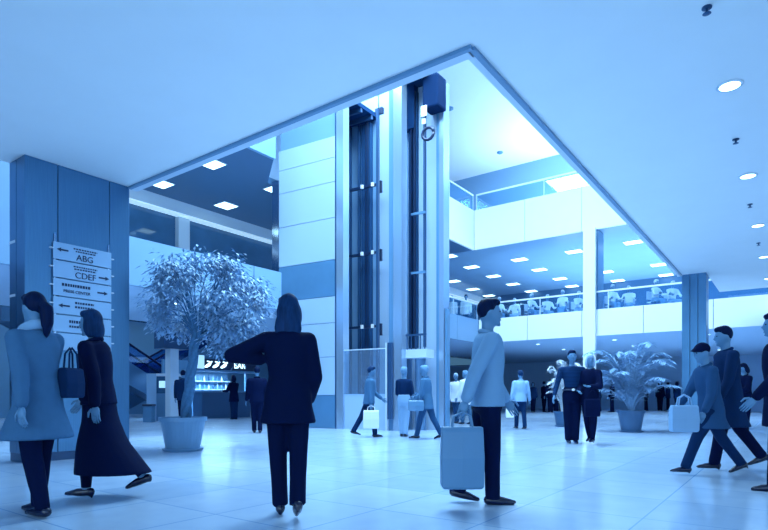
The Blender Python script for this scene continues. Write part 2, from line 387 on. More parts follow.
# lower front barrier and landing
tpart('barrier_panel', mat('barrier', .8, .3), ts(342.5, 0), ts(389, 0), .06, .12, 0, .96)
tpart('barrier_glass', glass_mat('barrier_glass', (.8, .92, 1), .1, .16, .85), ts(342.5, 0), ts(394, 0), .04, .055, .96, 2.15)
tpart('barrier_glass_edge', M_pale, ts(342.5, 0), ts(388, 0), .035, .06, 2.15, 2.18)
tpart('door_post', M_dark, ts(389.5, 0), ts(394, 0), -.1, -.02, .3, 2.3, bevel=.01)
tpart('door_post', M_pale, ts(387.5, 0), ts(389, 0), -.1, -.02, .0, 2.3)
tpart('landing_beam', M_pale, ts(402, .2), ts(426, .2), .2, .6, 1.9, 2.12)
tpart('lift_door', mat('lift_door', .62, .25, .6), ts(402, .6), ts(412, .6), .55, .6, 0, 1.9)
tpart('lift_door', mat('lift_door', .62, .25, .6), ts(416, .6), ts(426, .6), .55, .6, 0, 1.9)
for k in range(6):
    px = 402.5+k*4.4; tpart('landing_baluster', M_dark, ts(px-.4, .2), ts(px+.4, .2), .2, .22, 2.12, 2.5)
tpart('landing_rail', M_dark, ts(401.5, .2), ts(426, .2), .19, .23, 2.47, 2.52)
tpart('glass_fin', M_mid, ts(446, W2), ts(448, W2), W2-.05, W2+.1, 0, 3.2)

# ------------------------------------------------------------------ lamps
def lamp_panel(name, label, group, loc, sx, sy, rz=0):
    t = thing(name, label, 'ceiling light', loc, rz, group)
    MB().box(-sx/2-.03, sx/2+.03, -sy/2-.03, sy/2+.03, -.02, 0).build('frame', M_pale, t)
    MB().box(-sx/2, sx/2, -sy/2, sy/2, -.028, -.02).build('diffuser', M_lamp, t); return t
proto = None
for px, py in ((448.5, 256), (471.5, 266.8), (493.4, 276), (519.5, 259.3), (539.5, 269.5), (574, 251.3), (633, 242), (453.5, 281), (473, 289), (513, 284), (531, 291), (560, 278.5), (572, 286), (606, 271.7), (617.7, 280.4), (658.5, 264.5), (666, 274.8), (489, 295.5), (597, 287)):
    v = at_z(px, py, UZ-.002)
    if proto is None: proto = lamp_panel('ceiling_light', 'square glowing panel light set in the ceiling over the rear gallery', 'rear gallery ceiling lights', v, .64, .5)
    else: dup(proto, v)
proto = None
for px, py in ((-15.3, 9.5), (-12.85, 9.5), (-15.3, 11.9), (-12.85, 11.9), (-15.3, 7.1), (-12.85, 7.1), (-15.3, 4.7), (-12.85, 4.7)):
    v = Vector((px, py, UZ-.002))
    if proto is None: proto = lamp_panel('ceiling_light', 'square bright panel light in the dark ceiling above the left gallery', 'left gallery ceiling lights', v, .54, .54)
    else: dup(proto, v)
def downlight(label, group, loc, r=.1, power=0, size=R(100)):
    t = thing('downlight', label, 'downlight', loc, 0, group)
    MB().lathe((0, 0, 0), [(r+.025, 0), (r+.025, -.012), (r, -.016), (r, -.002)], 24).build('rim', M_pale, t, smooth=True)
    MB().lathe((0, 0, 0), [(r*.98, -.003), (r*.98, -.012), (r*.4, -.02)], 24).build('lens', M_lampsmall, t)
    if power:
        l = bpy.data.lights.new('downlight_bulb', 'SPOT'); l.energy = power; l.color = LC; l.spot_size = size; l.spot_blend = .6; l.shadow_soft_size = .08
        o = bpy.data.objects.new('downlight_bulb', l); COL.objects.link(o); o.parent = t; o.location = (0, 0, -.04)
    return t
for k in range(6):
    downlight('round recessed downlight in the low ceiling at right, one of a receding row', 'downlights in the right ceiling row', (-.53, 6.9+k*3.0, HC), .1, 60)
M_spr = mat('sprinkler_metal', .3, .3, .6)
for k in range(4):
    t = thing('sprinkler_head', 'tiny dark sprinkler head hanging between the downlights of the low ceiling', 'sprinkler', (-.58, 5.4+k*3.0, HC), 0, 'ceiling sprinklers')
    MB().lathe((0, 0, 0), [(.04, 0), (.04, -.01), (.012, -.015), (.012, -.05)], 14).build('stem', M_spr, t)
    MB().lathe((0, 0, 0), [(.03, -.05), (.034, -.055), (.01, -.06)], 14).build('deflector', M_spr, t)
for x, y in ((-9.3, 24.5), (-9.3, 28), (-6, 24.5), (-6, 28), (-2.6, 24.5), (-2.6, 28), (1, 24.5), (1, 28), (4.5, 25), (4.5, 29), (-7.6, 32), (-3, 33), (1.5, 33)):
    downlight('small downlight glowing under the rear gallery floor', 'downlights under the rear gallery', (x, y, MZ0), .09, 420, R(130))
for x, y in ((-12.2, 5.6), (-12.6, 8.2), (-14.6, 7.6), (-12.4, 2.6), (-14.8, 11), (-12.6, 12), (-12.6, 16), (-12.6, 20)):
    downlight('small downlight glowing under the left gallery floor', 'downlights under the left gallery', (x, y, MZ0), .09, 130, R(130))
for px, py in ((450, 108), (500, 152), (446, 142)):
    v = at_z(px, py, 12.5)
    t = thing('sprinkler_head', 'tiny dark fitting on the bright uppermost ceiling', 'ceiling fitting', v, 0, 'fittings on the top ceiling')
    MB().lathe((0, 0, 0), [(.14, 0), (.14, -.05), (.05, -.1)], 14).build('cover', M_mid, t)

# ------------------------------------------------------------------ directory sign on the column
PX = -8.4
sy0, _ = yx(52, PX); sy1, _ = yx(110, PX); sgn = thing('directory_sign', 'hanging directory sign of stacked pale plates with arrows on the steel column', 'sign', (PX+.03, (sy0+sy1)/2, 0))
M_plate = mat('sign_plate', .72, .35); M_ink = mat('sign_ink', .12, .6)
sw = sy1-sy0; zt = 3.09; rh = .257
def arrow(parent, y, z, left):
    d = -1 if left else 1
    MB().add([(0.012, y-d*.07, z-.012), (.012, y+d*.03, z-.012), (.012, y+d*.03, z-.03), (.012, y+d*.09, z), (.012, y+d*.03, z+.03), (.012, y+d*.03, z+.012), (.012, y-d*.07, z+.012)], [(0, 1, 2, 3, 4, 5, 6)]).build('arrow', M_ink, parent)
RT = (R(90), 0, R(90))
def dashes(parent, y0, y1, z, h):
    mb = MB(); y = y0
    while y < y1:
        l = random.uniform(.02, .035); mb.box(.011, .0125, y, min(y+l, y1), z-h/2, z+h/2); y += l+.009
    mb.build('small_print', M_ink, parent)
for k in range(6):
    z1 = zt-k*rh; z0 = z1-rh+.018; zc = (z0+z1)/2
    row = MB().box(-.008, .01, -sw/2, sw/2, z0, z1).build('sign_plate', M_plate, sgn, bevel=.003)
    for s_ in (-1, 1): MB().box(-.03, .015, s_*(sw/2+.02)-.02, s_*(sw/2+.02)+.02, zc+.02, zc+.035).build('standoff_pin', M_pale, sgn)
    if k == 0:
        dashes(row, -.14, .2, z1-.05, .02); dashes(row, -.11, .18, z1-.085, .02); text('ABG', 'lettering', M_ink, row, (.012, .02, z0+.065), RT, .125); arrow(row, -.28, zc+.02, True)
    if k == 1:
        dashes(row, -.14, .2, z1-.05, .02); dashes(row, -.13, .18, z1-.085, .02); text('CDEF', 'lettering', M_ink, row, (.012, .03, z0+.065), RT, .125); arrow(row, .29, zc-.03, False)
    if k == 2:
        dashes(row, -.3, .1, z1-.075, .04); text('PRESS CENTER', 'lettering', M_ink, row, (.012, -.09, z0+.075), RT, .058); arrow(row, .27, zc, False)
    if k == 3:
        dashes(row, -.12, .15, z1-.06, .03); dashes(row, -.12, .15, z1-.12, .03); arrow(row, -.26, zc, True)
    if k == 4:
        dashes(row, -.2, .2, z1-.08, .04); dashes(row, -.2, .15, z1-.15, .03)
for s_ in (-1, 1): MB().box(-.02, -.008, s_*(sw/2-.03)-.012, s_*(sw/2-.03)+.012, zt-6*rh, zt+.12).build('hanger_rail', M_chrome, sgn)

# ------------------------------------------------------------------ bar under the left gallery
BX = -18.7
y0, _ = yx(191, BX); y1, _ = yx(256, BX); bc = (y0+y1)/2; bl = y1-y0
bar = thing('snack_bar', 'dark fronted snack bar with glowing BAR sign beneath the left gallery', 'bar', (BX, bc, 0))
MB().box(-.6, 0, -bl/2+.5, bl/2-.3, 0, 1.05).build('counter', mat('bar_front', .33, .35), bar, bevel=.01)
MB().box(-.65, .06, -bl/2+.45, bl/2-.25, 1.05, 1.11).build('worktop', M_mid, bar, bevel=.01)
MB().box(-.5, .1, -bl/2, bl/2, 1.88, 1.95).build('canopy', M_mid, bar)
MB().box(-.2, .0, -bl/2, bl/2, 1.95, 2.38).build('sign_board', M_vdark, bar)
M_sign = mat('lit_letters', 1., .5, emit=(.6, .92, 1), es=2.5)
M_signp = mat('lit_picture', .8, .5, emit=(.4, .78, 1), es=.9)
ys, _ = yx(239.5, BX)
text('BAR', 'lettering', M_sign, bar, (.012, ys-bc, 2.16), RT, .34, sx=1.0).scale = (.95, 1.1, 1)
ya, _ = yx(193, BX); yb, _ = yx(204, BX)
MB().box(0, .02, ya-bc, yb-bc, 1.98, 2.5).build('picture_panel', M_signp, bar)
mb = MB(); yq = yx(207, BX)[0]-bc
for k in range(3):
    pts = [(.02, yq+k*.38+.15*math.sin(a*1.3)+.012*a, 2.16+.12*math.cos(a)) for a in [i*.5 for i in range(13)]]
    mb.path(pts, .022, 6)
mb.build('sign_squiggle', M_sign, bar)
for s_ in (-1, 1): MB().box(-.6, -.5, s_*(bl/2-.1)-.05, s_*(bl/2-.1)+.05, 0, 1.9).build('post', M_mid, bar)
MB().box(-2.0, -1.9, -bl/2, bl/2, 0, 2.4).build('back_panel', M_mid, bar)
for z in (1.2, 1.55): MB().box(-1.9, -1.6, -bl/2+.1, bl/2-.1, z-.03, z).build('shelf', M_pale, bar)
l = bpy.data.lights.new('bar_light', 'AREA'); l.shape = 'RECTANGLE'; l.size = .3; l.size_y = bl*.9; l.energy = 160; l.color = (.35, .7, 1)
o = bpy.data.objects.new('bar_light', l); COL.objects.link(o); o.parent = bar; o.location = (-1.0, 0, 1.86)
btl = None
M_bt = [mat('bottle_%d' % i, v, .15) for i, v in enumerate((.95, .3, .75, .5))]
k = 0
for z in (1.2, 1.55):
    for i in range(13):
        hgt = random.uniform(.2, .29); mb = MB().lathe((0, 0, 0), [(.001, 0), (.038, .0), (.04, hgt*.6), (.014, hgt*.75), (.014, hgt)], 10)
        o = mb.build('bottle', M_bt[k % 4], smooth=True); o.location = (BX-1.72, bc-bl/2+.25+i*(bl-.5)/12, z); k += 1
        tag(o, 'small bottle standing on the lit shelves behind the bar counter', 'bottle', 'bottles behind the bar')
# display kiosk, bin
kx = gd(165, 20.5)
ks = thing('display_kiosk', 'pale framed glass display kiosk left of the bar, behind the potted tree', 'kiosk', kx, TH)
MB().box(-.55, -.2, -.3, .3, 0, 1.72).build('side_cabinet', mat('kiosk_pale', .72, .5), ks)
MB().box(-.2, .55, -.28, .28, 0, 1.0).build('cabinet', M_mid, ks)
MB().box(-.2, .55, -.28, .28, 1.0, 1.62).build('glass_case', mat('kiosk_glass', .35, .1), ks)
MB().box(-.2, .57, -.3, .3, 1.62, 1.72).build('top', M_pale, ks)
MB().box(-.1, .12, -.3, -.285, 1.2, 1.45).build('lit_picture', M_signp, ks)
bn = thing('waste_bin', 'small square bin beside the display kiosk', 'bin', gd(149, 19.3), TH)
MB().box(-.15, .15, -.15, .15, 0, .55).build('body', M_band, bn, bevel=.01); MB().box(-.17, .17, -.17, .17, .55, .62).build('lid', M_vdark, bn, bevel=.01)
# hanging sign box column
cx = gd(172, 19.6)
hb = thing('service_column', 'square column with dark cladding box below the gallery near the bar', 'column', cx, 0)
MB().box(-.16, .16, -.16, .16, 0, 5.15).build('shaft', M_pale, hb); MB().box(-.3, .3, -.5, .5, 2.55, 3.7).build('cladding_box', M_dark, hb)

# ------------------------------------------------------------------ escalators
M_escs = mat('escalator_side', .36, .35, .3); M_esct = mat('escalator_steps', .3, .4, .5); M_blk = mat('handrail_rubber', .04, .4)
def escalator(label, x, ybase, sgn_, top):
    t = thing('escalator', label, 'escalator', (x, ybase, 0)); k = math.tan(R(30)); L = top/k
    def pr(x0, x1, prof):   # profile in (y,z)
        n = len(prof); mb = MB()
        mb.add([(x0, sgn_*a, b) for a, b in prof]+[(x1, sgn_*a, b) for a, b in prof], [tuple(range(n-1, -1, -1)), tuple(range(n, 2*n))]+[(i, (i+1) % n, n+(i+1) % n, n+i) for i in range(n)]); return mb
    for s_ in (-.5, .44):
        pr(s_, s_+.06, [(-1, 0), (0, 0), (.9, 0), (L+.9, top-.5), (L+1.2, top-.5), (L+1.2, top+.2), (L, top+.2), (0, .2), (-1, .2)]).build('side_truss', M_escs, t)
        pr(s_+.02, s_+.035, [(-.8, .2), (0, .2), (L, top+.2), (L+1, top+.2), (L+1, top+.88), (L, top+.88), (0, .88), (-.8, .88)]).build('balustrade', glass_mat('esc_glass', (.35, .6, .85), .08), t)
        MB().path([(s_+.03, sgn_*a, b) for a, b in ((-.75, .35), (-.95, .6), (-.8, .9), (0, .92), (L, top+.92), (L+1, top+.92), (L+1.15, top+.6))], .045, 8).build('handrail', M_blk, t)
    mb = MB(); n = 18
    for i in range(n):
        a = L*i/n; z = top*i/n
        yy = sorted((sgn_*a, sgn_*(a+L/n))); mb.box(-.43, .43, yy[0], yy[1], max(0.01, z-.15), z+top/n*.9)
    mb.build('steps', M_esct, t)
    pr(-.44, .44, [(.9, 0.02), (L+.9, top-.48), (L+1.2, top-.48), (L+1.2, top-.4), (L+.8, top-.4), (.8, 0.06)]).build('underside', M_escs, t)
escalator('dark escalator climbing away to the left behind the display kiosk', -21.6, 15.3, -1, 3.9)
escalator('dark escalator climbing to the right behind the bar', -23.4, 11.2, 1, 3.9)

# ------------------------------------------------------------------ plants
M_leaf = mat('ficus_leaf', .62, .4, noise_scale=9, noise_amt=.6); M_bark = mat('bark', .42, .8, noise_scale=20, noise_amt=.3, bump=.4)
M_soil = mat('soil', .15, .9); M_pot = mat('pot_plastic', .55, .4); M_potd = mat('pot_dark', .33, .4)
def leaf(mb, p, d, L, W):
    d = d.normalized(); s_ = d.cross(Vector((0, 0, 1))); s_ = s_.normalized() if s_.length > .01 else Vector((1, 0, 0)); u = s_.cross(d)
    a = p+d*L*.45+s_*W/2+u*W*.15; b = p+d*L; c = p+d*L*.45-s_*W/2+u*W*.15; m_ = p+d*L*.5
    mb.add([p, a, b, c], [(0, 1, 2, 3)])
def pot(t, r0, r1, h, m):
    MB().lathe((0, 0, 0), [(r0*.3, .03), (r0, .03), (r1*.97, h*.88), (r1*1.05, h*.88), (r1*1.05, h), (r1*.94, h), (r1*.9, h-.06)], 32).build('pot', m, t, smooth=False)
    MB().lathe((0, 0, 0), [(r0*.5, 0), (r0*1.15, 0), (r0*1.25, .04), (r0*1.15, .045), (r0*.9, .03)], 32).build('saucer', m, t)
    MB().lathe((0, 0, 0), [(r1*.5, h-.1), (r1*.9, h-.09), (r1*.88, h-.05), (.05, h-.03)], 24).build('soil', M_soil, t)
tl = gd(183, 9.3)
tree = thing('potted_ficus_tree', 'tall potted fig tree with twisted trunk and round leafy crown near the steel column', 'potted tree', tl, TH)
pot(tree, .27, .37, .56, M_pot)
tr = MB()
for k in range(3):
    pts = []
    for i in range(15):
        f = i/14; a = f*7+k*2.1; pts.append((.03+.2*f+.042*math.cos(a), .042*math.sin(a), .48+1.55*f))
    tr.path(pts, [.06-.018*i/14 for i in range(15)], 8)
tr.build('trunk', M_bark, tree, smooth=True)
top = Vector((.25, 0, 1.98)); colm = tl; br = MB(); lf = MB()
cl = []
for k in range(60):
    a = random.uniform(0, 2*math.pi); rr = random.uniform(.25, 1)**.5
    zz = random.uniform(-.18, 1.0)
    wmax = 1.0*math.sqrt(max(.05, 1-((zz-.35)/.78)**2))
    c_ = Vector((.36+math.cos(a)*rr*wmax*1.0, .1+math.sin(a)*rr*wmax*.95, 2.16+zz*.95)); g_ = tl+RIGHT*c_.x+FWD*c_.y
    if g_.x < -8.0 and g_.y < 5.0: c_ += Vector((.3, .5, 0))
    cl.append(c_)
for k in range(12): cl.append(Vector((random.uniform(.45, 1.1), random.uniform(-.5, .5), random.uniform(1.72, 2.1))))
for c in cl:
    mid = top.lerp(c, .5)+Vector((random.uniform(-.1, .1), random.uniform(-.1, .1), .12))
    br.path([top-Vector((0, 0, random.uniform(0, .15))), mid, c], [.018, .011, .005], 5)
    for j in range(110):
        d = Vector((random.gauss(0, 1), random.gauss(0, 1), random.gauss(0, .8))); p_ = c+d*.115
        leaf(lf, p_, Vector((d.x*.6+random.gauss(0, .4), d.y*.6+random.gauss(0, .4), -.7+random.gauss(0, .35))), random.uniform(.075, .12), random.uniform(.036, .055))
br.build('branches', M_bark, tree); lf.build('foliage', M_leaf, tree)
def palm(label, loc, rz, pr0, pr1, ph, nst, hmin, hmax, spread, mleaf, mpot, dense=26, ll=.34):
    t = thing('potted_palm', label, 'potted plant', loc, rz); pot(t, pr0, pr1, ph, mpot)
    st = MB()
    for k in range(nst):
        a = k*2.4+random.uniform(-.3, .3); H = random.uniform(hmin, hmax); sp = spread*random.uniform(.35, 1)
        ax = Vector((math.cos(a), math.sin(a), 0)); pts = []
        for i in range(9):
            f = i/8; pts.append(ax*(.04+sp*f**1.7)+Vector((0, 0, ph-.1+H*(1.35*f-.62*f**3.2))))
        mb = MB().path(pts, [.014-.0012*i for i in range(9)], 5); 
        for i in range(dense):
            f = .3+.7*i/dense; q = f*8; j = min(int(q), 7); p_ = pts[j].lerp(pts[j+1], q-j); dr = (pts[j+1]-pts[j]).normalized(); s_ = dr.cross(Vector((0, 0, 1))).normalized()
            for sd in (-1, 1):
                leaf(mb, p_, dr*.6+s_*sd*.8+Vector((0, 0, -.35+random.uniform(-.2, .2))), ll*(1.1-f*.6)*random.uniform(.8, 1.1), .035)
        mb.build('frond', mleaf, t)
    return t
palm('big spreading palm in dark pot in front of the far right column', gd(631, 14.0), TH, .23, .32, .55, 38, .8, 2.35, 1.15, mat('palm_leaf', .68, .5, noise_scale=5, noise_amt=.35), M_potd, 26, .42)
palm('pale leafy plant in a pot just behind the standing couple', gd(563, 16.5), TH, .2, .27, .45, 28, .9, 2.1, .62, mat('pale_leaf', .93, .5), M_potd, 20, .26)

# ------------------------------------------------------------------ people
M_skin = mat('skin', .5, .5); M_skind = mat('skin_shaded', .5, .5)
M_hair = mat('hair_dark', .05, .5, noise_scale=25, noise_amt=.7, stretch=(2, 2, .3)); M_hairm = mat('hair_brown', .17, .5, noise_scale=25, noise_amt=.7, stretch=(2, 2, .3)); M_hairl = mat('hair_fair', .8, .5); M_hairg = mat('hair_grey', .6, .5)
M_black = mat('cloth_black', .03, .8); M_navy = mat('cloth_navy', .14, .8); M_blue = mat('cloth_blue', .29, .8); M_grey = mat('cloth_grey', .38, .8, noise_scale=14, noise_amt=.1)
M_lt = mat('cloth_light', .72, .8); M_wht = mat('cloth_white', .97, .8); M_shoe = mat('shoe_leather', .03, .25); M_eye = mat('eye', .03, .2); M_lip = mat('lip', .42, .5)

def person(label, loc, face, H=1.7, fem=False, lean=0, head=(0, 0), LA=(8, 6, 15), RA=(-8, 6, 15), LL=(12, 5, 0), RL=(-14, 15, 20), top=('jacket', M_black, .0), bottom=('trousers', M_black), shoe=M_shoe,
           hair=('short', M_hair), skin=None, vox=.02, group=None, heel=0, faceparts=True, scarf=None, z0=0, cat='person', inL=0, inR=0, cuff=1.0, belt=None, collar=None):
    skin = skin or M_skin
    root = thing('person', label, cat, (loc[0], loc[1], z0), TH+R(face), group)
    V = Vector; side = {'L': -1, 'R': 1}
    Ml = Matrix.Rotation(-R(lean), 3, 'X'); sh = .094*H if fem else .115*H; hw = .05*H
    pel = V((0, 0, .52*H)); J = {}
    for n, (sw, kn, toe) in (('L', LL), ('R', RL)):
        hip = pel+V((side[n]*hw, 0, 0)); s1 = R(sw); s2 = R(sw-kn)
        kne = hip+V((0, math.sin(s1), -math.cos(s1)))*.245*H; ank = kne+V((-side[n]*hw*.3, math.sin(s2)*.235*H, -math.cos(s2)*.235*H)); kne.x -= side[n]*hw*.1
        J[n] = [hip, kne, ank, R(toe)]
    def footpt(n, y, z, x=0):
        a = -J[n][3]; return J[n][2]+Matrix.Rotation(a, 3, 'X')@V((x, y, z))
    zmin = min(min(footpt(n, .1*H, -.04*H).z, footpt(n, -.035*H, -.04*H-heel).z) for n in 'LR')
    dz = V((0, 0, -zmin)); pel = pel+dz
    for n in 'LR': J[n] = [J[n][0]+dz, J[n][1]+dz, J[n][2]+dz, J[n][3]]
    def T(x, y, z): return pel+Ml@V((x*H, y*H, z*H))
    hm = Ml@(Matrix.Rotation(R(head[0]), 3, 'Z')@Matrix.Rotation(-R(head[1]), 3, 'X')); hc = T(0, .008, .415)
    def HP(x, y, z): return hc+hm@V((x*H, y*H, z*H))
    A = {}
    for n, (sw, ab, el), inw in (('L', LA, inL), ('R', RA, inR)):
        s_ = side[n]; a1 = R(ab); b1 = R(sw); a2 = R(ab-inw); b2 = R(sw+el)
        shd = pel+Ml@V((s_*sh, 0, .272*H)); elb = shd+V((s_*math.sin(a1), math.cos(a1)*math.sin(b1), -math.cos(a1)*math.cos(b1)))*.175*H
        d2 = V((s_*math.sin(a2), math.cos(a2)*math.sin(b2), -math.cos(a2)*math.cos(b2))); A[n] = (shd, elb, elb+d2*.145*H, d2)
    # ---- body
    b = MB(); f = .93 if fem else 1
    tor = [(-.06, .07, .055), (-.02, .09, .064), (.03, .088, .06), (.1, .072*f, .053), (.18, .083*f, .06), (.245, .088*f, .058), (.285, .07, .048), (.31, .034, .036)]
    b.loft([(T(0, 0, z), rx*H, ry*H, Ml) for z, rx, ry in tor])
    b.capsule(T(0, -.004, .29), HP(0, -.01, -.03), .031*H, .029*H)
    b.ell(hc, (.043*H, .054*H, .064*H), hm, 18, 12); b.ell(HP(0, .018, -.032), (.032*H, .036*H, .036*H), hm)
    b.capsule(HP(0, .05, .008), HP(0, .062, -.012), .006*H, .0085*H, 8); b.ell(HP(0, .045, -.06), (.014*H, .012*H, .01*H), hm)
    for s_ in (-1, 1): b.ell(HP(s_*.044, -.004, -.006), (.006*H, .012*H, .019*H), hm)
    for n in 'LR':
        h_, k_, a_, to = J[n]; lk = .8 if bottom[0] == 'trousers' else 1; b.capsule(h_, k_, .046*H*lk, .031*H*lk); b.capsule(k_, a_, .031*H*lk, .02*H*lk); b.ell(k_.lerp(a_, .3)-V((0, .006*H, 0)), (.03*H*lk, .034*H*lk, .06*H*lk))
        b.capsule(footpt(n, -.025*H, -.02*H), footpt(n, .09*H, -.026*H), .02*H, .014*H)
        s0, e0, w0, d2 = A[n]; b.capsule(s0, e0, .028*H, .022*H); b.capsule(e0, w0, .022*H, .0155*H)
    q = b.remesh(vox, 2)
    for n in 'LR':
        s0, e0, w0, d2 = A[n]; up = V((0, 1, 0))-d2*d2.y
        up = up.normalized() if up.length > .2 else V((0, 0, 1)); wd = d2.cross(up).normalized()*side[n]   # wd: outward, up: thumb side
        Mh = Matrix((up, wd, d2)).transposed(); pc = w0+d2*.026*H
        q.ell(pc, (.024*H, .012*H, .03*H), Mh, 10, 7)
        for i, ln in enumerate((.042, .048, .045, .036)):
            r_ = w0+d2*.044*H+up*(.0165-.011*i)*H; c1 = r_+d2*ln*.5*H-wd*.004*H; c2 = c1+(d2*.8-wd*.6).normalized()*ln*.5*H
            q.path([r_-d2*.01*H, r_, c1, c2], [.0052*H, .0055*H, .005*H, .0034*H], 6)
        tb = w0+d2*.012*H+up*.018*H; q.path([tb, tb+(up*.8+d2*.8).normalized()*.024*H, tb+(up*.45+d2).normalized()*.046*H], [.0075*H, .0062*H, .004*H], 6)
    body = q.build('body', skin, root, smooth=True)
    # ---- legs wear
    def legy(z):
        ys = []
        for n in 'LR':
            h_, k_, a_, _ = J[n]
            if z >= k_.z: t_ = (h_.z-z)/max(.01, h_.z-k_.z); ys.append(h_.lerp(k_, min(1, max(0, t_))).y)
            else: t_ = (k_.z-z)/max(.01, k_.z-a_.z); ys.append(k_.lerp(a_, min(1, t_)).y)
        return (ys[0]+ys[1])/2, abs(ys[0]-ys[1])/2
    kind, bm_ = bottom[0], bottom[1]
    if kind == 'trousers':
        p = MB(); p.loft([(T(0, 0, z), rx*H, ry*H, Ml) for z, rx, ry in ((-.075, .075, .062), (-.03, .1, .074), (.03, .097, .07), (.085, .086, .064))])
        for n in 'LR':
            h_, k_, a_, _ = J[n]; e = a_+(k_-a_).normalized()*.0+ (a_-k_).normalized()*.012*H
            p.capsule(h_, k_, .056*H, .043*H); p.path([k_, k_.lerp(e, .5), e], [.043*H, .038*H, .037*H*cuff], 12); p.ell(k_, (.043*H,)*3)
        p.remesh(vox, 2).build('trousers', bm_, root, smooth=True)
    elif kind == 'skirt':
        hem = bottom[2]*H; fl = bottom[3]; p = MB(); secs = [(T(0, 0, .09), .078*H, .06*H, Ml), (T(0, 0, .02), .1*H, .075*H, Ml)]
        zt_ = pel.z-.03*H
        for i in range(1, 9):
            z = zt_+(hem-zt_)*i/8; cy, hs = legy(z); secs.append((V((0, cy, z)), (.1+(fl)*i/8)*H, max(.078*H, hs+.05*H)+fl*.4*i/8*H, None))
        p.loft(secs[::-1], 24).remesh(vox, 2).build('skirt', bm_, root, smooth=True)
        if len(bottom) > 4:
            for n in 'LR':
                h_, k_, a_, _ = J[n]; MB().path([k_, k_.lerp(a_, .3), k_.lerp(a_, .97)], [.036*H, .038*H, .025*H], 12).build('stocking', bottom[4], root, smooth=True)
    # ---- top
    if top:
        kind, tm, hem = top[:3]; pad = {'shirt': .006, 'jacket': .017, 'coat': .016}[kind]; p = MB()
        secs = [(T(0, 0, z), (rx+pad)*H, (ry+pad)*H, Ml) for z, rx, ry in ((-.03, .094, .066), (.03, .09, .062), (.1, .076*f, .056), (.18, .086*f, .064), (.245, .092*f, .06), (.29, .07, .05), (.312, .036, .036))]
        if kind == 'shirt' and not hem: secs = [(T(0, 0, .05), .08*H, .058*H, Ml)]+secs[2:]
        if hem:
            fl = top[3] if len(top) > 3 else .02; zt_ = pel.z-.03*H; low = []
            for i in range(1, 7):
                z = zt_+(hem*H-zt_)*i/6; cy, hs = legy(z); low.append((V((0, cy*.8, z)), (.094+pad+fl*i/6)*H, max((.066+pad)*H, hs*.85+.045*H)+fl*.7*i/6*H, None))
            secs = low[::-1]+secs
        p.loft(secs, 24)
        for n in 'LR':
            s0, e0, w0, d2 = A[n]; r_ = .03+pad*.6
            p.capsule(s0, e0, r_*H, (r_-.004)*H); p.capsule(e0, w0-d2*.02*H, (r_-.004)*H, (r_-.011)*H)
            p.capsule(T(side[n]*.045, 0, .284), s0, .03*H, (r_-.001)*H)
        p.remesh(vox, 2).build({'shirt': 'shirt', 'jacket': 'jacket', 'coat': 'coat'}[kind], tm, root, smooth=True)
        if collar or kind != 'shirt':
            MB().path([T(.04*math.cos(a), .002+.042*math.sin(a), .313-.012*math.sin(a)) for a in [2*math.pi*i/14 for i in range(15)]], .011*H, 8).build('collar', collar or tm, root, smooth=True)
    if belt:
        MB().path([T(.098*math.cos(a), .072*math.sin(a), .055) for a in [2*math.pi*i/20 for i in range(21)]], .009*H, 6).build('belt', belt, root, smooth=True)
        MB().ell(T(0, .078, .055), (.018*H, .006*H, .014*H)).build('buckle', M_white, root)
    if scarf:
        MB().path([T(.047*math.cos(a), .005+.05*math.sin(a), .315-.02*math.sin(a)) for a in [2*math.pi*i/14 for i in range(15)]], .026*H, 8).remesh(vox, 3).build('scarf', scarf, root, smooth=True)
    # ---- shoes
    for n in 'LR':
        p = MB(); rr = .024*H
        p.capsule(footpt(n, -.022*H, -.018*H), footpt(n, .05*H, -.022*H), rr, rr*.9); p.capsule(footpt(n, .05*H, -.022*H), footpt(n, .105*H, -.029*H), rr*.85, rr*.5)
        if heel: p.path([footpt(n, -.03*H, -.02*H), footpt(n, -.033*H, -.04*H-heel)], [.014*H, .007*H], 8)
        if shoe is M_shoe and kind == 'boot': pass
        p.remesh(min(vox, .02), 1).build('shoe', shoe, root, smooth=True)
    # ---- hair and face
    hk, hmat = hair; p = MB()
    if hk == 'cap':
        p.ell(HP(0, -.006, .022), (.05*H, .06*H, .052*H), hm); p.ell(HP(0, .05, .028), (.04*H, .032*H, .007*H), hm)
    elif hk != 'bald':
        p.ell(HP(0, -.012, .016), (.049*H, .053*H, .06*H), hm); p.ell(HP(0, .02, .05), (.036*H, .034*H, .022*H), hm)
        if hk in ('bob', 'long'):
            for s_ in (-1, 1): p.ell(HP(s_*.04, -.012, -.028), (.018*H, .038*H, .06*H), hm)
            p.ell(HP(0, -.034, -.035), (.05*H, .032*H, .068*H), hm)
        if hk == 'long':
            [p.ell(T(x_, -.042+abs(x_)*.3, .325), (.017*H, .02*H, (.07-abs(x_)*.3)*H), Ml) for x_ in (-.045, -.022, 0, .022, .045)]
        if hk == 'pony':
            p.path([HP(0, -.055, .01), HP(0, -.085, -.02), HP(0, -.08, -.09), HP(0, -.065, -.15)], [.022*H, .03*H, .026*H, .008*H], 10)
        if hk == 'bun': p.ell(HP(0, -.065, .03), (.026*H,)*3)
    if hk != 'bald': p.remesh(min(vox, .02), 2).build('hat' if hk == 'cap' else 'hair', hmat, root, smooth=True)
    if faceparts:
        for s_ in (-1, 1): MB().ell(HP(s_*.017, .0475, .004), (.0068*H, .004*H, .0038*H), hm, 8, 6).build('eye', M_eye, root)
        MB().ell(HP(0, .0515, -.036), (.013*H, .005*H, .0035*H), hm, 8, 6).build('mouth', M_lip, root)
    Mw = Matrix.Translation(root.location) @ Matrix.Rotation(TH+R(face), 4, 'Z')
    return {n: Mw@(A[n][2]+A[n][3]*.05*H) for n in 'LR'}, Mw, T

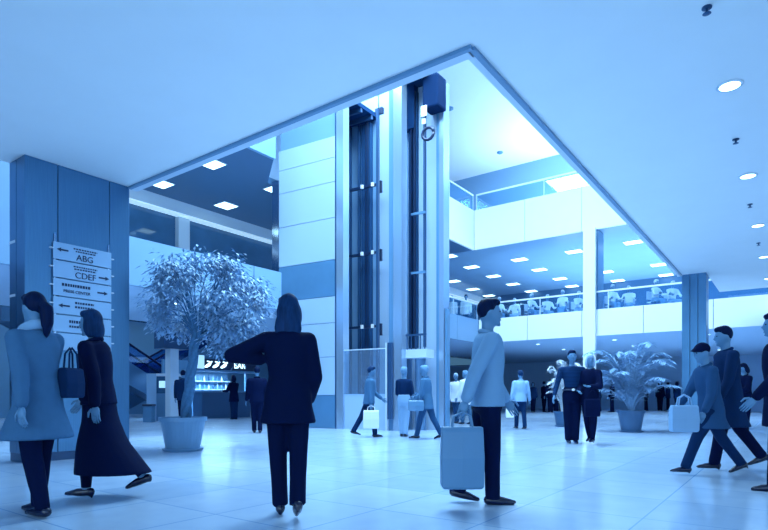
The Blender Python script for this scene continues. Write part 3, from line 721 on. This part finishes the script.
def bag(name, label, top, w_, h_, d_, m, rz, handle=.14, cat='bag', mh=None):
    t = thing(name, label, cat, (top.x, top.y, top.z-handle-h_), rz); mh = mh or m
    mb = MB(); 
    mb.ring_loft([[Vector((x*w_/2*k, y*d_/2*kk, z)) for x, y in ((-1, -1), (0, -1.15), (1, -1), (1, 1), (0, 1.15), (-1, 1))] for k, kk, z in ((.9, .9, 0), (1, 1, .02), (1.02, 1.05, h_*.5), (.98, .8, h_*.92), (.97, .55, h_))])
    mb.build('bag_body', m, t, bevel=.01)
    for s_ in (-1, 1):
        MB().path([(-w_*.25, s_*d_*.25, h_-.02), (-w_*.2, s_*d_*.2, h_+handle*.7), (0, s_*.01, h_+handle), (w_*.2, s_*d_*.2, h_+handle*.7), (w_*.25, s_*d_*.25, h_-.02)], .008, 6).build('handle', mh, t)
    return t

NV = .017
# left woman in grey coat, walking out of the picture to the left
h, mw, T = person('woman in a grey knee-length coat, dark tied hair, walking left by the steel column', gd(38, 4.3), 66, 1.72, True, 3, (0, 5), LA=(-22, 6, 10), RA=(30, 8, 10), LL=(-6, 8, 0), RL=(10, 8, 0),
       top=('coat', M_grey, .34, .055), bottom=('trousers', M_black), hair=('pony', M_hair), vox=NV, scarf=mat('scarf_pale', .66, .8), cuff=.8)
bag('handbag', 'dark shoulder bag hanging at the back of the woman in the grey coat', gd(71, 4.45)+Vector((0, 0, 1.3)), .2, .24, .1, M_navy, TH+R(80), .16)
# second woman, long black skirt
person('woman in black jacket and long flared black skirt walking left', gd(99, 5.05), 90, 1.68, True, 5, (0, 0), LA=(-18, 6, 12), RA=(16, 6, 22), LL=(10, 8, 0), RL=(-20, 16, 20),
       top=('jacket', M_black, .5, .01), bottom=('skirt', M_black, .13, .06, M_black), hair=('bob', M_hairm), vox=NV, heel=.02)
# centre woman, dark suit, back view, left arm raised
person('woman in a dark trouser suit seen from behind in the centre foreground, elbow raised', gd(288, 4.3), 12, 1.68, True, 2, (25, 8), LA=(16, 64, 5), RA=(-4, 10, 40), LL=(2, 3, 0), RL=(-10, 18, 24),
       top=('jacket', M_black, .42, .02), bottom=('trousers', M_black), hair=('long', M_hairm), vox=NV, inL=146, inR=20, heel=.02)
# walking man, pale shirt
h, mw, T = person('man in pale jacket and black trousers striding right across the open floor with a bag', gd(488, 4.75), -92, 1.74, False, 0, (0, 0), LA=(14, 5, 18), RA=(-27, 5, 8), LL=(-14, 6, 12), RL=(3, 2, 0),
       top=('jacket', mat('shirt_pale', .6, .8), .475, .008), bottom=('trousers', M_black), hair=('short', M_hair), vox=NV)
bag('shopping_bag', 'grey carrier bag in the hand of the striding man in the pale jacket', h['R']+Vector((0, 0, -.0)), .34, .5, .13, mat('carrier_grey', .5, .5), TH, .12)
# right cluster
h, mw, T = person('woman in grey-blue coat and dark hat striding left at the right, carrying a pale bag', gd(711, 6.5), 88, 1.58, True, 8, (0, 6), LA=(6, 6, 20), RA=(22, 8, 14), LL=(30, 10, 0), RL=(-24, 12, 22),
       top=('coat', M_blue, .34, .035), bottom=('trousers', M_navy), hair=('cap', M_black), vox=.02, heel=.03)
bag('shopping_bag', 'pale shopping bag swinging in front of the woman with the dark hat', gd(684, 6.25)+Vector((0, 0, .93)), .3, .3, .1, M_lt, TH, .12)
person('person in a long dark coat overlapping behind the woman with the hat', gd(729, 6.9), 80, 1.78, False, 4, (0, 4), LA=(12, 6, 15), RA=(-12, 6, 15), LL=(16, 6, 0), RL=(-20, 16, 20),
       top=('coat', M_navy, .3, .03), bottom=('trousers', M_black), hair=('short', M_hair), vox=.02, heel=.02)
person('dark dressed person cut off by the far right edge of the picture', gd(781, 5.35), 70, 1.72, False, 3, (0, 0), LA=(18, 6, 24), RA=(-8, 6, 15), LL=(8, 6, 0), RL=(-14, 12, 15),
       top=('coat', M_black, .36, .02), bottom=('trousers', M_black), hair=('bob', M_hair), vox=.02)
person('woman in dark jacket looking down at her hands beyond the hatted woman', gd(745, 13.2), 100, 1.68, True, 2, (0, 22), LA=(18, 4, 75), RA=(18, 4, 75), LL=(3, 2, 0), RL=(-3, 2, 0),
       top=('jacket', M_black, .45, .01), bottom=('trousers', M_black), hair=('bob', M_hair), vox=.026, inL=25, inR=25)
# couple
h, mw, T = person('man in dark striped top with belt standing facing the camera, half of the couple', gd(572, 10.75), 172, 1.79, False, 0, (0, 0), LA=(4, 8, 20), RA=(10, 16, 20), LL=(2, 2, 0), RL=(-2, 2, 0),
       top=('shirt', mat('shirt_striped', .17, .8, noise_scale=3, noise_amt=.6, stretch=(.2, .2, 8)), 0), bottom=('trousers', M_black), hair=('short', M_hair), vox=.022, belt=M_vdark)
h, mw, T = person('fair haired woman in black leaning on the man of the couple, heeled boots', gd(590, 10.6), 140, 1.66, True, -2, (25, 5), LA=(20, 12, 70), RA=(10, 8, 60), LL=(3, 3, 0), RL=(-6, 8, 6),
       top=('jacket', M_black, .44, .01), bottom=('trousers', M_black), hair=('bob', M_hairl), vox=.022, inL=40, inR=30, heel=.04, cuff=.7)
bag('handbag', 'large black handbag hanging at the side of the fair haired woman', gd(592, 10.25)+Vector((0, 0, 1.02)), .27, .33, .12, M_black, TH, .16)
# trio by the tower
h, mw, T = person('man in grey jacket walking right beside the tower with a white carrier bag', gd(369, 12.4), -85, 1.58, False, 4, (0, 2), LA=(22, 5, 30), RA=(-4, 6, 8), LL=(-24, 6, 14), RL=(14, 8, 0),
       top=('jacket', mat('jacket_mid', .42, .8), .46, .015), bottom=('trousers', M_navy), hair=('short', M_hairm), vox=.024)
bag('shopping_bag', 'white carrier bag with dark print held by the man in the grey jacket', h['R']+Vector((0, 0, .04)), .34, .4, .13, M_wht, TH, .1)
person('woman in dark top and pale trousers standing in front of the lift, seen from behind', gd(404, 12.5), -20, 1.56, True, 0, (-20, 0), LA=(10, 8, 50), RA=(4, 10, 60), LL=(2, 2, 0), RL=(-3, 4, 0),
       top=('shirt', M_navy, 0), bottom=('trousers', M_lt), hair=('short', M_hairg), vox=.024, inL=30, inR=30)
h, mw, T = person('woman in grey coat and dark boots walking left in front of the lift', gd(427, 11.8), 75, 1.58, True, 4, (0, 4), LA=(12, 6, 25), RA=(16, 6, 50), LL=(20, 8, 0), RL=(-18, 10, 16),
       top=('jacket', mat('jacket_mid', .42, .8), .4, .02), bottom=('trousers', M_blue), hair=('short', M_hairg), vox=.024)
bag('handbag', 'bulging mid-grey handbag at the hip of the woman walking left by the lift', gd(416, 11.6)+Vector((0, 0, .98)), .32, .22, .15, M_band, TH, .16)
# pair in white further back
person('person in a white jacket, left of the pair far behind the walking man', gd(456.5, 18.5), 150, 1.66, False, 4, (20, 10), LL=(6, 4, 0), RL=(-6, 4, 0), top=('jacket', M_wht, .42, .02), bottom=('trousers', M_blue), hair=('short', M_hairl), vox=.03)
person('person in a pale coat, right of the pair far behind the walking man', gd(466, 17.8), 40, 1.72, False, 2, (20, 0), LL=(8, 4, 0), RL=(-8, 8, 6), top=('coat', M_wht, .36, .02), bottom=('trousers', M_grey), hair=('short', M_hairg), vox=.03)
h, mw, T = person('man in pale grey jacket and dark trousers walking away beyond the open floor', gd(520.5, 15.2), 12, 1.6, False, 0, (0, 0), LA=(0, 10, 12), RA=(0, 12, 12), LL=(12, 4, 0), RL=(-8, 6, 6),
       top=('jacket', M_lt, .47, .01), bottom=('trousers', M_navy), hair=('short', M_hairm), vox=.026)
bag('shopping_bag', 'white bag in the left hand of the man walking away', h['L'], .2, .3, .1, M_wht, TH, .08)
# by the bar
person('dark dressed person standing behind the raised elbow of the central woman', gd(257, 13.6), 20, 1.62, False, 0, (0, 0), LL=(6, 4, 0), RL=(-6, 6, 4), top=('jacket', M_black, .45, .01), bottom=('trousers', M_black), vox=.028)
person('dark haired customer leaning at the bar counter', gd(234, 21.3), 45, 1.7, True, 3, (0, 0), LA=(30, 8, 60), RA=(30, 8, 60), LL=(2, 2, 0), RL=(-2, 2, 0), top=('jacket', M_black, .4, .01), bottom=('trousers', M_navy), hair=('bob', M_hair), vox=.03)
person('dark dressed person half hidden behind the tree trunk', gd(183, 17.2), 10, 1.7, False, 0, (0, 0), LL=(3, 2, 0), RL=(-3, 2, 0), top=('jacket', M_navy, .45, .01), bottom=('trousers', M_black), hair=('short', M_hair), vox=.03)
# crowd at the far end
for i, px in enumerate((544, 550.5, 556, 561, 566, 599, 612, 646, 660, 668, 677, 495, 533)):
    person('dark dressed person in the crowd standing at the far back of the hall', gd(px, 32+random.uniform(-2, 2)), random.choice((10, 170, 60, -60)), random.uniform(1.62, 1.8), i % 2 == 0, 0, (0, 0), LL=(3, 2, 0), RL=(-3, 2, 0),
           top=('jacket', random.choice((M_black, M_navy, M_navy)), .44, .01), bottom=('trousers', M_black), hair=(random.choice(('short', 'bob')), M_hair), vox=.04, group='crowd at the far back')
# gallery diners and chairs
chair = None
def cafe_chair(loc, rz):
    global chair
    if chair is None:
        chair = thing('cafe_chair', 'pale cafe chair under a diner behind the gallery railing', 'chair', loc, rz, 'gallery cafe chairs')
        MB().box(-.2, .2, -.2, .2, .42, .45).build('seat', M_pale, chair); MB().box(-.2, .2, -.21, -.18, .55, .85).build('backrest', M_pale, chair)
        for a in (-1, 1):
            MB().box(a*.18-.015, a*.18+.015, .16, .19, 0, .42).build('leg', M_mid, chair); MB().box(a*.18-.015, a*.18+.015, -.21, -.18, 0, .55).build('leg', M_mid, chair)
    else: dup(chair, loc, rz)
for i, px in enumerate((499, 515, 531, 547, 563, 578, 612, 629, 655, 672)):
    x, D = xy_px(px, 22.75+.65*(i % 2)); v = Vector((x, 22.75+.65*(i % 2), MZ1)); fc = (185, 150, 200)[i % 3]
    person('diner in white sitting behind the glass railing of the rear gallery', v, fc, 1.66, i % 2 == 0, 4, (0, 0), LA=(30, 8, 60), RA=(30, 8, 60), LL=(88, 88, 0), RL=(88, 88, 0),
           top=('shirt', M_wht, 0), bottom=('trousers', M_lt), hair=('short', M_hairl), vox=.035, group='gallery diners', z0=MZ1+.025, faceparts=False)
    cafe_chair(v+Vector((0, 0, .03)), TH+R(fc))
for px, D, lb in ((452, 26.5, 'person in white standing leftmost on the gallery beside the elevator tower'), (466, 26.2, 'person in pale clothes standing on the gallery corner behind the glass')):
    v = gd(px, D); v.z = MZ1
    person(lb, v, 160, 1.72, False, 0, (0, 0), LL=(3, 2, 0), RL=(-3, 2, 0), top=('jacket', M_wht, .45, .01), bottom=('trousers', M_blue), hair=('short', M_hairm), vox=.035, z0=MZ1, faceparts=False)
